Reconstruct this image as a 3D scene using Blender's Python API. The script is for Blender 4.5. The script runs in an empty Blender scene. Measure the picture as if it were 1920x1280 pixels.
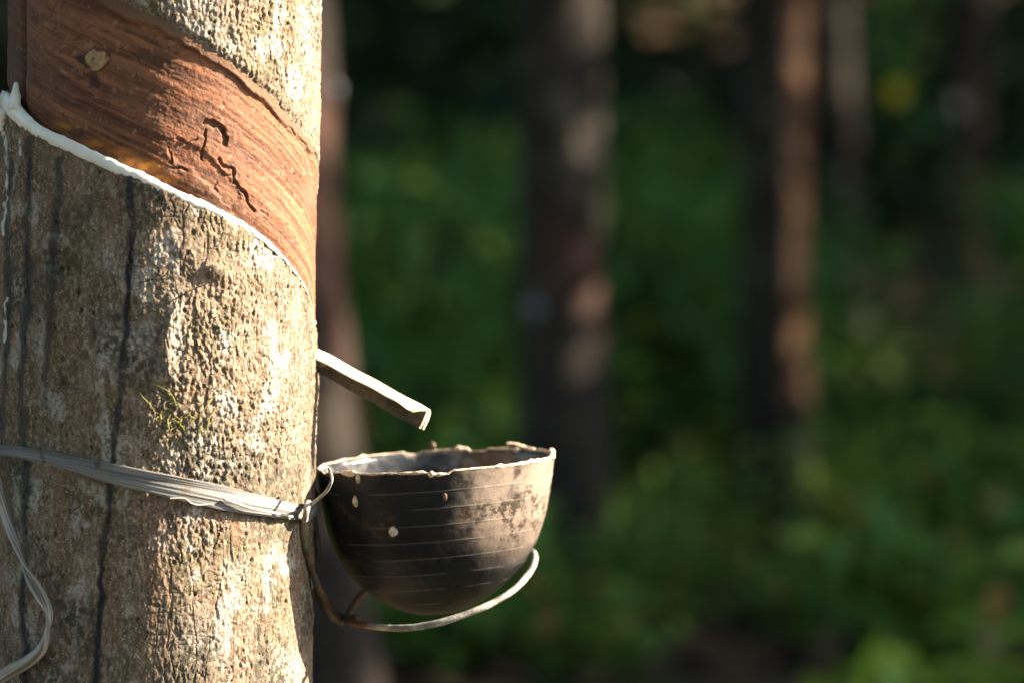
import bpy, math, random
import numpy as np
from mathutils import Vector
R_ = math.radians
sc = bpy.context.scene
COL = sc.collection

# ------------------------------------------------------------------ camera, sky, sun, exposure
ZC, PITCH, FPX = 0.90, R_(3.0), 105.0 / 36.0 * 1920.0
cam_d = bpy.data.cameras.new("camera"); cam = bpy.data.objects.new("camera", cam_d); COL.objects.link(cam)
cam.location = (0, 0, ZC); cam.rotation_euler = (R_(90) - PITCH, 0, 0)
cam_d.lens = 105; cam_d.sensor_width = 36; cam_d.clip_start = 0.05; cam_d.clip_end = 600
cam_d.dof.use_dof = True; cam_d.dof.focus_distance = 1.815; cam_d.dof.aperture_fstop = 3.6
sc.camera = cam
SUN_EL = R_(29)
SUN_AZ = R_(5)            # a touch behind the picture plane
w = bpy.data.worlds.new("World"); sc.world = w; w.use_nodes = True
wn = w.node_tree.nodes; bg = wn["Background"]
sky = wn.new("ShaderNodeTexSky"); sky.sky_type = 'NISHITA'; sky.sun_disc = False
sky.sun_elevation = SUN_EL; sky.sun_rotation = R_(90) - SUN_AZ
w.node_tree.links.new(sky.outputs[0], bg.inputs[0]); bg.inputs[1].default_value = 0.065
sd = bpy.data.lights.new("sun", 'SUN'); so = bpy.data.objects.new("sun", sd); COL.objects.link(so)
sd.energy = 5.0; sd.angle = R_(0.5); sd.color = (1.0, 0.83, 0.62)
ldir = Vector((-math.cos(SUN_EL) * math.cos(SUN_AZ), -math.cos(SUN_EL) * math.sin(SUN_AZ), -math.sin(SUN_EL)))
so.rotation_euler = ldir.to_track_quat('-Z', 'Y').to_euler()
sc.view_settings.view_transform = 'Standard'; sc.view_settings.look = 'None'
sc.view_settings.exposure = 2.65; sc.view_settings.gamma = 1.0
sc.render.engine = 'CYCLES'
sc.cycles.use_denoising = True
sc.cycles.max_bounces = 5; sc.cycles.diffuse_bounces = 3; sc.cycles.glossy_bounces = 2
sc.cycles.transmission_bounces = 3; sc.cycles.transparent_max_bounces = 4
sc.cycles.sample_clamp_indirect = 4.0

# ------------------------------------------------------------------ pixel helpers (photo pixels 1920 x 1280)
CP, SP = math.cos(PITCH), math.sin(PITCH)
def ray(px, py):
    a, b = (px - 960) / FPX, (640 - py) / FPX
    return np.array([a, CP + b * SP, -SP + b * CP])
def at(px, py, Y):
    d = ray(px, py); t = Y / d[1]
    return np.array([d[0] * t, Y, ZC + d[2] * t])
def proj(p):
    p = np.asarray(p); x, y, z = p[..., 0], p[..., 1], p[..., 2] - ZC
    dep = y * CP - z * SP; up = y * SP + z * CP
    return 960 + FPX * x / dep, 640 - FPX * up / dep

# ------------------------------------------------------------------ numpy noise
def hsh(ix, iy, seed):
    n = (ix.astype(np.int64) * 374761393 + iy.astype(np.int64) * 668265263 + seed * 974634211) & 0xFFFFFFFF
    n = ((n ^ (n >> 13)) * 1274126177) & 0xFFFFFFFF
    n = ((n ^ (n >> 16)) * 2246822519) & 0xFFFFFFFF
    return ((n ^ (n >> 15)) & 0xFFFFFF) / float(0xFFFFFF)
def vn(x, y, seed=0):
    x0, y0 = np.floor(x), np.floor(y); fx, fy = x - x0, y - y0
    fx = fx * fx * (3 - 2 * fx); fy = fy * fy * (3 - 2 * fy)
    ix, iy = x0.astype(np.int64), y0.astype(np.int64)
    a, b = hsh(ix, iy, seed), hsh(ix + 1, iy, seed); c, d = hsh(ix, iy + 1, seed), hsh(ix + 1, iy + 1, seed)
    return (a + (b - a) * fx) * (1 - fy) + (c + (d - c) * fx) * fy
def fbm(x, y, seed=0, octv=3, gain=0.5):
    s = 0; a = 1; t = 0
    for k in range(octv):
        cx, sx = math.cos(0.7 * k), math.sin(0.7 * k)
        s = s + a * vn((x * cx - y * sx) * 2 ** k + 17 * k, (x * sx + y * cx) * 2 ** k - 9 * k, seed + k); t += a; a *= gain
    return s / t
def worley(x, y, seed=0):
    ix, iy = np.floor(x).astype(np.int64), np.floor(y).astype(np.int64)
    best = np.full(x.shape, 9.0); rid = np.zeros(x.shape)
    for dx in (-1, 0, 1):
        for dy in (-1, 0, 1):
            jx, jy = ix + dx, iy + dy
            d = np.hypot(jx + hsh(jx, jy, seed) - x, jy + hsh(jx, jy, seed + 1) - y)
            m = d < best; best = np.where(m, d, best); rid = np.where(m, hsh(jx, jy, seed + 2), rid)
    return best, rid
def sstep(a, b, x):
    t = np.clip((x - a) / (b - a), 0, 1); return t * t * (3 - 2 * t)
def polydist(px, py, pts):
    best = np.full(px.shape, 1e9)
    for (x0, y0), (x1, y1) in zip(pts[:-1], pts[1:]):
        dx, dy = x1 - x0, y1 - y0
        t = np.clip(((px - x0) * dx + (py - y0) * dy) / (dx * dx + dy * dy + 1e-9), 0, 1)
        best = np.minimum(best, np.hypot(px - x0 - t * dx, py - y0 - t * dy))
    return best

# ------------------------------------------------------------------ object helpers
def mesh(name, verts, faces, m, parent=None, attrs=None, smooth=True, tri=None):
    """faces: (n,4) array of quads (or (n,3)); tri: extra triangles. verts are world positions."""
    v = np.array(verts, float)
    if parent is not None:
        o_ = parent
        while o_ is not None:
            v = v - np.array(o_.location); o_ = o_.parent
    me = bpy.data.meshes.new(name)
    fs = [np.asarray(f) for f in (faces, tri) if f is not None and len(f)]
    nl = sum(f.size for f in fs); npoly = sum(len(f) for f in fs)
    me.vertices.add(len(v)); me.vertices.foreach_set("co", v.astype(np.float32).ravel())
    me.loops.add(nl); me.loops.foreach_set("vertex_index", np.concatenate([f.ravel() for f in fs]).astype(np.int32))
    tot = np.concatenate([np.full(len(f), f.shape[1], np.int32) for f in fs])
    me.polygons.add(npoly); me.polygons.foreach_set("loop_start", np.concatenate([[0], np.cumsum(tot)[:-1]]).astype(np.int32))
    me.polygons.foreach_set("loop_total", tot)
    me.polygons.foreach_set("use_smooth", np.full(npoly, smooth))
    me.update(calc_edges=True)
    for k, a in (attrs or {}).items():
        at_ = me.attributes.new(k, 'FLOAT', 'POINT'); at_.data.foreach_set("value", np.asarray(a, np.float32).ravel())
    me.materials.append(m)
    o = bpy.data.objects.new(name, me); COL.objects.link(o)
    if parent is not None: o.parent = parent
    return o
def tag(o, label=None, cat=None, group=None, kind=None):
    if label: o["label"] = label
    if cat: o["category"] = cat
    if group: o["group"] = group
    if kind: o["kind"] = kind
    return o
def thing(name, label, cat, loc, group=None):
    o = bpy.data.objects.new(name, None); COL.objects.link(o); o.location = tuple(float(c) for c in loc)
    o.empty_display_size = 0.05
    return tag(o, label, cat, group)
def gridfaces(nr, nc, wrap=False):
    j = np.arange(nr - 1)[:, None]; i = np.arange(nc if wrap else nc - 1)[None, :]; i2 = (i + 1) % nc
    return np.stack([j * nc + i, j * nc + i2, (j + 1) * nc + i2, (j + 1) * nc + i], -1).reshape(-1, 4)
def smoothpath(P, n):
    """Catmull-Rom resample of (k,d) control rows into n rows"""
    P = np.asarray(P, float); k = len(P); t = np.linspace(0, k - 1, n); i = np.clip(t.astype(int), 0, k - 2); f = (t - i)[:, None]
    p0, p1, p2, p3 = P[np.clip(i - 1, 0, k - 1)], P[i], P[i + 1], P[np.clip(i + 2, 0, k - 1)]
    return 0.5 * (2 * p1 + (p2 - p0) * f + (2 * p0 - 5 * p1 + 4 * p2 - p3) * f ** 2 + (3 * p1 - p0 - 3 * p2 + p3) * f ** 3)
def sweep(P, A, B, prof, name, m, parent=None, attrs=None, closed=False):
    """P,A,B (n,3); prof (n,k,2): closed cross-sections; capped ends"""
    n, k = prof.shape[:2]
    V = (P[:, None, :] + prof[..., 0:1] * A[:, None, :] + prof[..., 1:2] * B[:, None, :]).reshape(-1, 3)
    F = gridfaces(n, k, True); T = None
    if closed:
        i = np.arange(k); F = np.concatenate([F, np.stack([(n - 1) * k + i, (n - 1) * k + (i + 1) % k, (i + 1) % k, i], -1)])
    else:
        c0, c1 = len(V), len(V) + 1; V = np.concatenate([V, P[:1], P[-1:]]); i = np.arange(k)
        T = np.concatenate([np.stack([np.full(k, c0), (i + 1) % k, i], -1), np.stack([np.full(k, c1), (n - 1) * k + i, (n - 1) * k + (i + 1) % k], -1)])
        if attrs: attrs = {q: np.concatenate([np.ravel(a), [0, 0]]) for q, a in attrs.items()}
    return mesh(name, V, F, m, parent, attrs, True, T)
def frames(P, ref=(0, 1, 0)):
    T = np.gradient(P, axis=0); T /= np.linalg.norm(T, axis=1)[:, None] + 1e-12
    A = np.cross(T, np.array(ref, float)); A /= np.linalg.norm(A, axis=1)[:, None] + 1e-12
    return A, np.cross(A, T)
def circ(k): a = np.arange(k) * 2 * math.pi / k; return np.stack([np.cos(a), np.sin(a)], -1)
def tube(P, rad, name, m, parent=None, k=12, ref=(0, 1, 0), closed=False, bump=0, seed=3, attrs=None):
    P = np.asarray(P, float); n = len(P); rad = np.broadcast_to(np.asarray(rad, float), (n,))
    A, B = frames(P, ref)
    if closed:
        T = np.roll(P, -1, 0) - np.roll(P, 1, 0); T /= np.linalg.norm(T, axis=1)[:, None]
        A = np.cross(T, np.array(ref, float)); A /= np.linalg.norm(A, axis=1)[:, None]; B = np.cross(A, T)
    pr = circ(k)[None] * rad[:, None, None]
    if bump:
        jj, ii = np.meshgrid(np.arange(n), np.arange(k), indexing='ij')
        pr = pr * (1 + bump * (vn(jj * 0.45, ii * 0.7, seed) - 0.5))[..., None]
    return sweep(P, A, B, pr, name, m, parent, attrs, closed)

# ------------------------------------------------------------------ material helpers
class M:
    def __init__(s, name, rough=0.8, spec=0.3):
        s.m = bpy.data.materials.new(name); s.m.use_nodes = True; s.nt = s.m.node_tree; s.n = s.nt.nodes
        s.b = s.n["Principled BSDF"]; s.b.inputs["Roughness"].default_value = rough
        s.b.inputs["Specular IOR Level"].default_value = spec
        s.tc = s.n.new("ShaderNodeTexCoord")
    def link(s, a, b): s.nt.links.new(a, b)
    def put(s, inp, v):
        if isinstance(v, bpy.types.NodeSocket): s.link(v, inp)
        elif isinstance(v, (tuple, list)) and len(v) == 3 and inp.type == 'RGBA': inp.default_value = (*v, 1)
        else: inp.default_value = v
    def noise(s, scale, detail=4, rough=0.6, stretch=None, dist=0.0):
        t = s.n.new("ShaderNodeTexNoise"); t.inputs["Scale"].default_value = scale; t.inputs["Detail"].default_value = detail
        t.inputs["Roughness"].default_value = rough; t.inputs["Distortion"].default_value = dist; src = s.tc.outputs["Object"]
        if stretch:
            mp = s.n.new("ShaderNodeMapping"); mp.inputs["Scale"].default_value = stretch; s.link(src, mp.inputs[0]); src = mp.outputs[0]
        s.link(src, t.inputs["Vector"]); return t.outputs["Fac"]
    def vor(s, scale, stretch=None, feat='F1'):
        t = s.n.new("ShaderNodeTexVoronoi"); t.feature = feat; t.inputs["Scale"].default_value = scale; src = s.tc.outputs["Object"]
        if stretch:
            mp = s.n.new("ShaderNodeMapping"); mp.inputs["Scale"].default_value = stretch; s.link(src, mp.inputs[0]); src = mp.outputs[0]
        s.link(src, t.inputs["Vector"]); return t.outputs["Distance"]
    def attr(s, name):
        t = s.n.new("ShaderNodeAttribute"); t.attribute_name = name; return t.outputs["Fac"]
    def rmp(s, v, a, b, lo=0.0, hi=1.0):
        t = s.n.new("ShaderNodeMapRange"); t.interpolation_type = 'SMOOTHSTEP'
        s.link(v, t.inputs[0])
        for i, q in enumerate((a, b, lo, hi)): t.inputs[i + 1].default_value = q
        return t.outputs[0]
    def math(s, op, a, b=0.0):
        t = s.n.new("ShaderNodeMath"); t.operation = op; s.put(t.inputs[0], a); s.put(t.inputs[1], b); return t.outputs[0]
    def mix(s, f, a, b, mode='MIX'):
        t = s.n.new("ShaderNodeMix"); t.data_type = 'RGBA'; t.blend_type = mode
        s.put(t.inputs[0], f); s.put(t.inputs[6], a); s.put(t.inputs[7], b); return t.outputs[2]
    def col(s, v): s.put(s.b.inputs["Base Color"], v); return s
    def rough(s, v): s.put(s.b.inputs["Roughness"], v); return s
    def bump(s, h, dist, strength=1.0):
        t = s.n.new("ShaderNodeBump"); t.inputs["Distance"].default_value = dist; t.inputs["Strength"].default_value = strength
        s.link(h, t.inputs["Height"]); s.link(t.outputs[0], s.b.inputs["Normal"]); return s

# --- bark of the tapped tree in focus
k = M("bark", 0.85, 0.25)
c = k.mix(k.rmp(k.noise(60, 5, 0.65), 0.35, 0.65), (0.105, 0.073, 0.050), (0.225, 0.162, 0.115))
c = k.mix(k.rmp(k.noise(420, 3, 0.6, (1, 1, 0.6)), 0.44, 0.70), c, (0.36, 0.29, 0.215))
c = k.mix(k.math('MULTIPLY', k.attr("moss"), k.rmp(k.noise(300, 3), 0.42, 0.62)), c, (0.10, 0.088, 0.034))
c = k.mix(k.math('MULTIPLY', k.attr("rust"), k.rmp(k.noise(350, 3), 0.3, 0.62)), c, (0.20, 0.118, 0.07))
c = k.mix(k.math('MULTIPLY', k.attr("lichen"), k.rmp(k.noise(380, 4, 0.7), 0.36, 0.56)), c, (0.42, 0.40, 0.36))
c = k.mix(k.rmp(k.noise(520, 3, 0.65, (1, 1, 0.7)), 0.56, 0.70, 0.0, 0.75), c, (0.055, 0.045, 0.033))
c = k.mix(k.rmp(k.noise(800, 2, 0.5), 0.61, 0.70), c, (0.46, 0.43, 0.38))
c = k.mix(k.math('MULTIPLY', k.rmp(k.noise(16, 4, 0.6), 0.5, 0.62), k.rmp(k.noise(240, 3), 0.35, 0.6)), c, (0.075, 0.068, 0.05))
c = k.mix(k.math('MULTIPLY', k.attr("pit"), 0.7), c, (0.016, 0.014, 0.012))
c = k.mix(k.math('MULTIPLY', k.attr("streak"), k.rmp(k.noise(500, 2), 0.2, 0.5, 0.72, 1.0)), c, (0.014, 0.015, 0.018))
c = k.mix(k.attr("white"), c, (0.62, 0.63, 0.62))
k.col(c).rough(k.rmp(k.attr("streak"), 0.2, 0.9, 0.86, 0.42)).bump(k.noise(1100, 4, 0.7, (1, 1, 0.5)), 0.0010, 1.0)
BARK = k.m
k = M("cut_wood", 0.7, 0.3)
c = k.mix(k.rmp(k.attr("grain"), 0.28, 0.74), (0.088, 0.032, 0.016), (0.285, 0.115, 0.060))
c = k.mix(k.rmp(k.noise(30, 4), 0.45, 0.7), c, (0.16, 0.075, 0.045))
c = k.mix(k.rmp(k.noise(200, 3, 0.6), 0.56, 0.72), c, (0.27, 0.15, 0.095))
c = k.mix(k.attr("dark"), c, (0.032, 0.018, 0.014))
c = k.mix(k.attr("inner"), c, (0.15, 0.085, 0.052))
c = k.mix(k.attr("amber"), c, (0.50, 0.20, 0.03))
c = k.mix(k.attr("knot"), c, (0.42, 0.32, 0.17))
k.col(c).rough(k.rmp(k.attr("amber"), 0, 1, 0.72, 0.2)).bump(k.noise(900, 3, 0.65), 0.0006, 0.8)
CUTW = k.m
k = M("fresh_latex", 0.22, 0.5); k.col(k.mix(k.rmp(k.noise(120, 3), 0.4, 0.75), (0.86, 0.86, 0.83), (0.80, 0.78, 0.70)))
k.b.inputs["Subsurface Weight"].default_value = 0.25; k.b.inputs["Subsurface Radius"].default_value = (0.004, 0.003, 0.002)
k.bump(k.noise(160, 3), 0.0008, 0.5); LATEX = k.m
k = M("dried_latex", 0.6, 0.4); k.col(k.mix(k.rmp(k.noise(400, 3), 0.4, 0.65), (0.60, 0.53, 0.42), (0.36, 0.27, 0.18)))
k.bump(k.noise(700, 3), 0.0008, 0.8); CRUST = k.m
k = M("weathered_strap", 0.62, 0.35)
c = k.mix(k.rmp(k.attr("fibre"), 0.25, 0.75), (0.11, 0.11, 0.11), (0.26, 0.257, 0.25))
c = k.mix(k.rmp(k.noise(90, 3), 0.55, 0.75), c, (0.17, 0.15, 0.12))
c = k.mix(k.attr("stain"), c, (0.045, 0.04, 0.035))
k.col(c).bump(k.noise(900, 2), 0.0003, 0.6); STRAP = k.m
k = M("pale_ribbon", 0.5, 0.4)
c = k.mix(k.rmp(k.attr("fibre"), 0.25, 0.75), (0.15, 0.14, 0.12), (0.40, 0.385, 0.35)); k.col(c); RIBBON = k.m
k = M("rusty_wire", 0.7, 0.4)
c = k.mix(k.rmp(k.noise(140, 4), 0.42, 0.66), (0.05, 0.042, 0.034), (0.14, 0.07, 0.035))
c = k.mix(k.rmp(k.noise(60, 3), 0.52, 0.7), c, (0.10, 0.105, 0.055)); k.col(c).bump(k.noise(600, 3), 0.0006, 0.8); RUST = k.m
k = M("grey_wire", 0.55, 0.45)
c = k.mix(k.rmp(k.noise(120, 4), 0.35, 0.65), (0.13, 0.125, 0.115), (0.34, 0.325, 0.29))
c = k.mix(k.rmp(k.attr("rusty"), 0.2, 0.8), c, (0.13, 0.06, 0.03)); k.col(c).bump(k.noise(700, 3), 0.0005, 0.6); GWIRE = k.m
k = M("tin_sheet", 0.3, 0.5); k.b.inputs["Metallic"].default_value = 0.12
k.col(k.mix(k.rmp(k.noise(80, 3), 0.4, 0.7), (0.84, 0.74, 0.54), (0.76, 0.62, 0.40))).rough(k.rmp(k.noise(120, 3), 0.3, 0.7, 0.22, 0.42)); TIN = k.m
k = M("shaded_tin", 0.35, 0.5); k.b.inputs["Metallic"].default_value = 0.7
k.col(k.mix(k.rmp(k.noise(70, 3), 0.4, 0.65), (0.13, 0.085, 0.042), (0.055, 0.036, 0.02))); SHADE_TIN = k.m  # darker brown tin: shade under the top plate put into the colour
# --- cup
k = M("black_plastic", 0.45, 0.13)
sunside_dust = k.math('MULTIPLY', k.attr("sunside_dust"), k.rmp(k.noise(45, 5, 0.65), 0.26, 0.50))
c = k.mix(sunside_dust, (0.010, 0.0125, 0.016), (0.19, 0.152, 0.126))  # tan dust that also paints the cup's sunlit side into the colour
c = k.mix(k.rmp(k.noise(110, 5, 0.7, None, 0.6), 0.62, 0.70), c, (0.02, 0.018, 0.017))
c = k.mix(k.math('MULTIPLY', k.attr("mud"), k.rmp(k.noise(170, 5, 0.7), 0.45, 0.58)), c, (0.04, 0.030, 0.022))
c = k.mix(k.math('MULTIPLY', k.attr("ridge"), 0.2), c, (0.30, 0.27, 0.24))
k.col(c).rough(k.rmp(sunside_dust, 0, 1, 0.33, 0.75)).bump(k.noise(260, 5, 0.7), 0.0006, 0.6); CUPM = k.m
k = M("latex_film", 0.25, 0.5)
c = k.mix(k.rmp(k.noise(50, 4, 0.6, None, 0.8), 0.46, 0.66), (0.018, 0.019, 0.022), (0.13, 0.13, 0.135))
k.col(c).bump(k.noise(120, 4), 0.001, 0.7); FILM = k.m
k = M("moss_stem", 0.7); k.col((0.19, 0.18, 0.035)); MOSS = k.m
k = M("dry_root", 0.8); k.col((0.035, 0.028, 0.022)); ROOT = k.m
# --- wood behind
def bgbark(name, a, b, l):
    k = M(name, 0.9, 0.2)
    c = k.mix(k.rmp(k.noise(9, 5, 0.65), 0.35, 0.65), a, b)
    c = k.mix(k.rmp(k.noise(5, 4, 0.6), 0.56, 0.66), c, l)
    k.col(c).bump(k.noise(60, 4, 0.7), 0.01, 0.8); return k.m
k = M("old_latex", 0.6, 0.4); k.col((0.13, 0.135, 0.155)); OLDLATEX = k.m
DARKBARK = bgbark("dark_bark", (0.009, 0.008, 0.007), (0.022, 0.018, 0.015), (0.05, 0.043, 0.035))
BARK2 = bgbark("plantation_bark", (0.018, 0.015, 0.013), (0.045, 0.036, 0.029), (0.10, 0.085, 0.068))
k = M("old_panel_wood", 0.8, 0.2); k.col(k.mix(k.rmp(k.noise(12, 4), 0.35, 0.65), (0.035, 0.019, 0.015), (0.065, 0.030, 0.021))); PANEL2 = k.m
def leafmat(name, ca, cb, cy, tl=0.3, rough=0.62):
    k = M(name, rough, 0.25)
    c = k.mix(k.attr("tint"), ca, cb); c = k.mix(k.rmp(k.attr("tint"), 0.93, 0.97), c, cy)
    k.col(c); t = k.n.new("ShaderNodeBsdfTranslucent"); mx = k.n.new("ShaderNodeMixShader"); mx.inputs[0].default_value = tl
    k.link(k.mix(0.5, c, (0.10, 0.22, 0.02)), t.inputs[0]); out = k.n["Material Output"]
    k.link(k.b.outputs[0], mx.inputs[1]); k.link(t.outputs[0], mx.inputs[2]); k.link(mx.outputs[0], out.inputs[0]); return k.m
LEAF = leafmat("shrub_leaf", (0.034, 0.135, 0.046), (0.10, 0.205, 0.024), (0.13, 0.14, 0.02))
LEAF2 = leafmat("herb_leaf", (0.055, 0.155, 0.036), (0.13, 0.225, 0.024), (0.30, 0.17, 0.05))
LEAFC = leafmat("crown_leaf", (0.020, 0.050, 0.018), (0.045, 0.085, 0.018), (0.16, 0.13, 0.02), 0.25)
LEAFD = leafmat("forest_leaf", (0.015, 0.045, 0.026), (0.032, 0.068, 0.018), (0.05, 0.06, 0.015), 0.15)
k = M("forest_floor", 0.95, 0.1)
c = k.mix(k.rmp(k.noise(2.2, 5, 0.65), 0.4, 0.6), (0.035, 0.026, 0.016), (0.085, 0.055, 0.034))
c = k.mix(k.rmp(k.noise(0.9, 4), 0.48, 0.6), c, (0.03, 0.055, 0.018))
k.col(c).bump(k.noise(25, 5, 0.7), 0.03, 0.8); GROUND = k.m

# ------------------------------------------------------------------ ground
def gz(x, y):
    return 0.045 * np.clip(y - 8.5, 0, 40) + 0.05 * np.clip(x - 1.0, 0, 6) * sstep(5, 14, y) + 0.05 * (vn(np.asarray(x) * 0.8, np.asarray(y) * 0.8, 5) - 0.5)
def gz1(x, y): return float(gz(np.array([float(x)]), np.array([float(y)]))[0])
ax = np.concatenate([[-150, -80, -40, -24], np.linspace(-14, 16, 121), [26, 45, 85, 150]])
ay = np.concatenate([[-120, -60, -25, -10], np.linspace(-4, 32, 145), [45, 80, 150, 250]])
X, Y = np.meshgrid(ax, ay)
o = mesh("ground", np.stack([X, Y, gz(X, Y)], -1).reshape(-1, 3), gridfaces(len(ay), len(ax)), GROUND); tag(o, kind="structure")
o["label"] = "leaf-strewn brown plantation ground"

# ------------------------------------------------------------------ the tapped rubber tree in focus
AL, AR = math.atan((5 - 960) / FPX), math.atan((604 - 960) / FPX)
DC = 1.88; TR = DC * math.sin((AR - AL) / 2); AC = (AL + AR) / 2
CX0, CY0 = DC * math.sin(AC), DC * math.cos(AC)
ZT = float(at(300, 0, CY0)[2]); ZB = float(at(300, 1280, CY0)[2]); LEAN = 0.0072 / (ZT - ZB)
def cxz(z): return CX0 + LEAN * (np.clip(z, 0.2, 1.6) - ZT)
def trad(z):
    z = np.asarray(z, float)
    return TR * (1 + 0.03 * (ZT - z) * 0 + 0.45 * np.exp(-np.clip(z, 0, 9) / 0.10) - 0.09 * np.clip(z - 1.1, 0, 3))
def surf(px, py, off=0.0):
    d = ray(px, py); z = 0.8
    for _ in range(5):
        cx, r = float(cxz(z)), float(trad(z)) + off
        a = d[0] ** 2 + d[1] ** 2; b = d[0] * cx + d[1] * CY0; cc = cx * cx + CY0 * CY0 - r * r
        dis = b * b - a * cc; t = (b - math.sqrt(max(dis, 0))) / a; z = ZC + d[2] * t
    return np.array([d[0] * t, d[1] * t, z]), math.atan2(d[0] * t - cx, CY0 - d[1] * t)
LATEX_PX = [(3, 188, 20), (14, 196, 27), (30, 213, 25), (50, 233, 19), (80, 251, 15), (115, 268, 14), (150, 284, 15), (190, 302, 14), (230, 320, 14), (270, 337, 13), (300, 351, 12),
            (335, 366, 12), (370, 381, 11), (400, 394, 10), (430, 409, 10), (455, 422, 9), (480, 438, 9), (503, 456, 8), (524, 475, 6), (545, 499, 4), (562, 522, 2.6), (576, 548, 1.8), (588, 585, 1.2)]
_ct = np.array([(surf(a, b)[1], surf(a, b)[0][2]) for a, b, _ in LATEX_PX])
_zs = lambda py: float(at(300, py, CY0)[2])
CUT_T = np.concatenate([[R_(-150), R_(-120)], _ct[:, 0], [R_(100), R_(125)]]); CUT_Z = np.concatenate([[_zs(120), _zs(150)], _ct[:, 1], [_zs(690), _zs(760)]])
_up = [(215, 0), (255, 16), (300, 36), (345, 60), (390, 87), (430, 112), (465, 140), (500, 170), (528, 198), (552, 225), (575, 254), (592, 284), (601, 312)]
_ut = np.array([(surf(a, b)[1], surf(a, b)[0][2]) for a, b in _up])
UP_T = np.concatenate([[R_(-150), R_(-70)], _ut[:, 0], [R_(105), R_(125)]]); UP_Z = np.concatenate([[_zs(-330), _zs(-150)], _ut[:, 1], [_zs(400), _zs(450)]])
def cutz(t): return np.interp(t, CUT_T, CUT_Z)
def upz(t): return np.interp(t, UP_T, UP_Z)

th = np.concatenate([np.linspace(-180, -106, 60, endpoint=False), np.linspace(-106, 112, 860, endpoint=False), np.linspace(112, 180, 56)[:-1]])
zz = np.concatenate([np.linspace(-0.05, 0.55, 60, endpoint=False), np.linspace(0.55, 1.06, 1080, endpoint=False), np.linspace(1.06, 3.2, 70)])
T_, Z_ = np.meshgrid(R_(1) * th, zz); U_ = T_ * TR
def cyl(T, Z, d=0.0):
    r = trad(Z) + d
    return np.stack([cxz(Z) + r * np.sin(T), CY0 - r * np.cos(T), Z], -1)
PXg, PYg = proj(cyl(T_, Z_)); FRONT = np.cos(T_ + AC) > -0.15
mm = 0.001; pxm = DC / FPX     # metres per photo pixel at the trunk
wob = (fbm(U_ / 0.012, Z_ / 0.012, 11, 3) - 0.5)
cz = cutz(T_) + wob * 2.4 * mm; uz = upz(T_) + wob * 3.2 * mm
# distance helpers in metres (vertical)
below_up = uz - Z_; above_cut = Z_ - cz
face_panel = (np.abs(T_) < R_(122))
inpanel = (below_up > 0) & (above_cut > 0) & face_panel
# --- bark relief
w1, id1 = worley(U_ / 0.0052, Z_ / 0.0062, 21)
w2, id2 = worley(U_ / 0.0026, Z_ / 0.0034, 31)
side = sstep(R_(-30), R_(25), T_ + AC)      # the right side is rougher
rough_ = 0.5 + 0.75 * sstep(0.34, 0.66, fbm(U_ / 0.035, Z_ / 0.05, 15, 3))
rel = 2.6 * mm * (fbm(U_ / 0.045, Z_ / 0.07, 1, 3) - 0.5)
hf = (0.6 + 0.5 * side) * mm * 1.25 * (fbm(U_ / 0.0065, Z_ / 0.0085, 2, 3, 0.55) - 0.5)
hf += (0.3 + 0.2 * side) * mm * (0.55 - w1) * 0.6
hf += 0.9 * mm * (0.4 + 0.6 * side) * (fbm(U_ / 0.0030, Z_ / 0.0075, 12, 3, 0.6) - 0.5)
hf += (0.4 + 0.5 * side) * mm * (0.5 - w2)
hf += (0.5 + 0.4 * side) * mm * (fbm(U_ / 0.0016, Z_ / 0.0026, 8, 2) - 0.5)
hf += 0.5 * mm * (fbm(U_ / 0.0022, Z_ / 0.02, 7, 2) - 0.5)
rel += hf * rough_
fis = 1 - np.abs(2 * fbm(U_ / 0.008 + 0.4 * vn(U_ / 0.01, Z_ / 0.01, 17), Z_ / 0.030, 16, 4, 0.55) - 1)
fis2 = 1 - np.abs(2 * fbm(U_ / 0.020, Z_ / 0.006, 18, 3, 0.55) - 1)
rel -= 0.6 * mm * sstep(0.90, 1.0, fis) + 0.4 * mm * sstep(0.94, 1.0, fis2)
pit = sstep(0.34, 0.12, w1) * (id1 > 0.95) * (0.4 + 0.6 * vn(U_ / 0.02, Z_ / 0.02, 41))
pit = np.maximum(pit, 0.6 * sstep(0.40, 0.1, w2) * (id2 > 0.94) * (0.3 + 0.7 * (vn(U_ / 0.03, Z_ / 0.04, 43) > 0.45)))
rel -= 1.3 * mm * pit
dscb = 1 - 0.6 * sstep(R_(35), R_(80), T_)
def blob(px, py, r, h, ry=None):
    return h * np.exp(-(((PXg - px) / r) ** 2 + ((PYg - py) / (ry or r)) ** 2)) * FRONT
rel += blob(404, 505, 26, 4.2 * mm, 20) + blob(345, 470, 20, 1.5 * mm) + blob(590, 720, 16, 1.3 * mm, 60)
ridge_x = 322 + 9 * np.sin(PYg / 37.0) + 14 * (vn(PYg / 40.0, PYg * 0, 3) - 0.5)
ridge = np.exp(-((PXg - ridge_x) / 13) ** 2) * sstep(540, 590, PYg) * sstep(740, 680, PYg) * FRONT
rel += 1.8 * mm * ridge * (0.6 + 0.8 * vn(U_ / 0.01, Z_ / 0.006, 71))
edge_up = sstep(4.5 * mm, 0, -below_up) * (below_up <= 0) * face_panel
rel -= 1.7 * mm * edge_up * dscb
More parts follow.
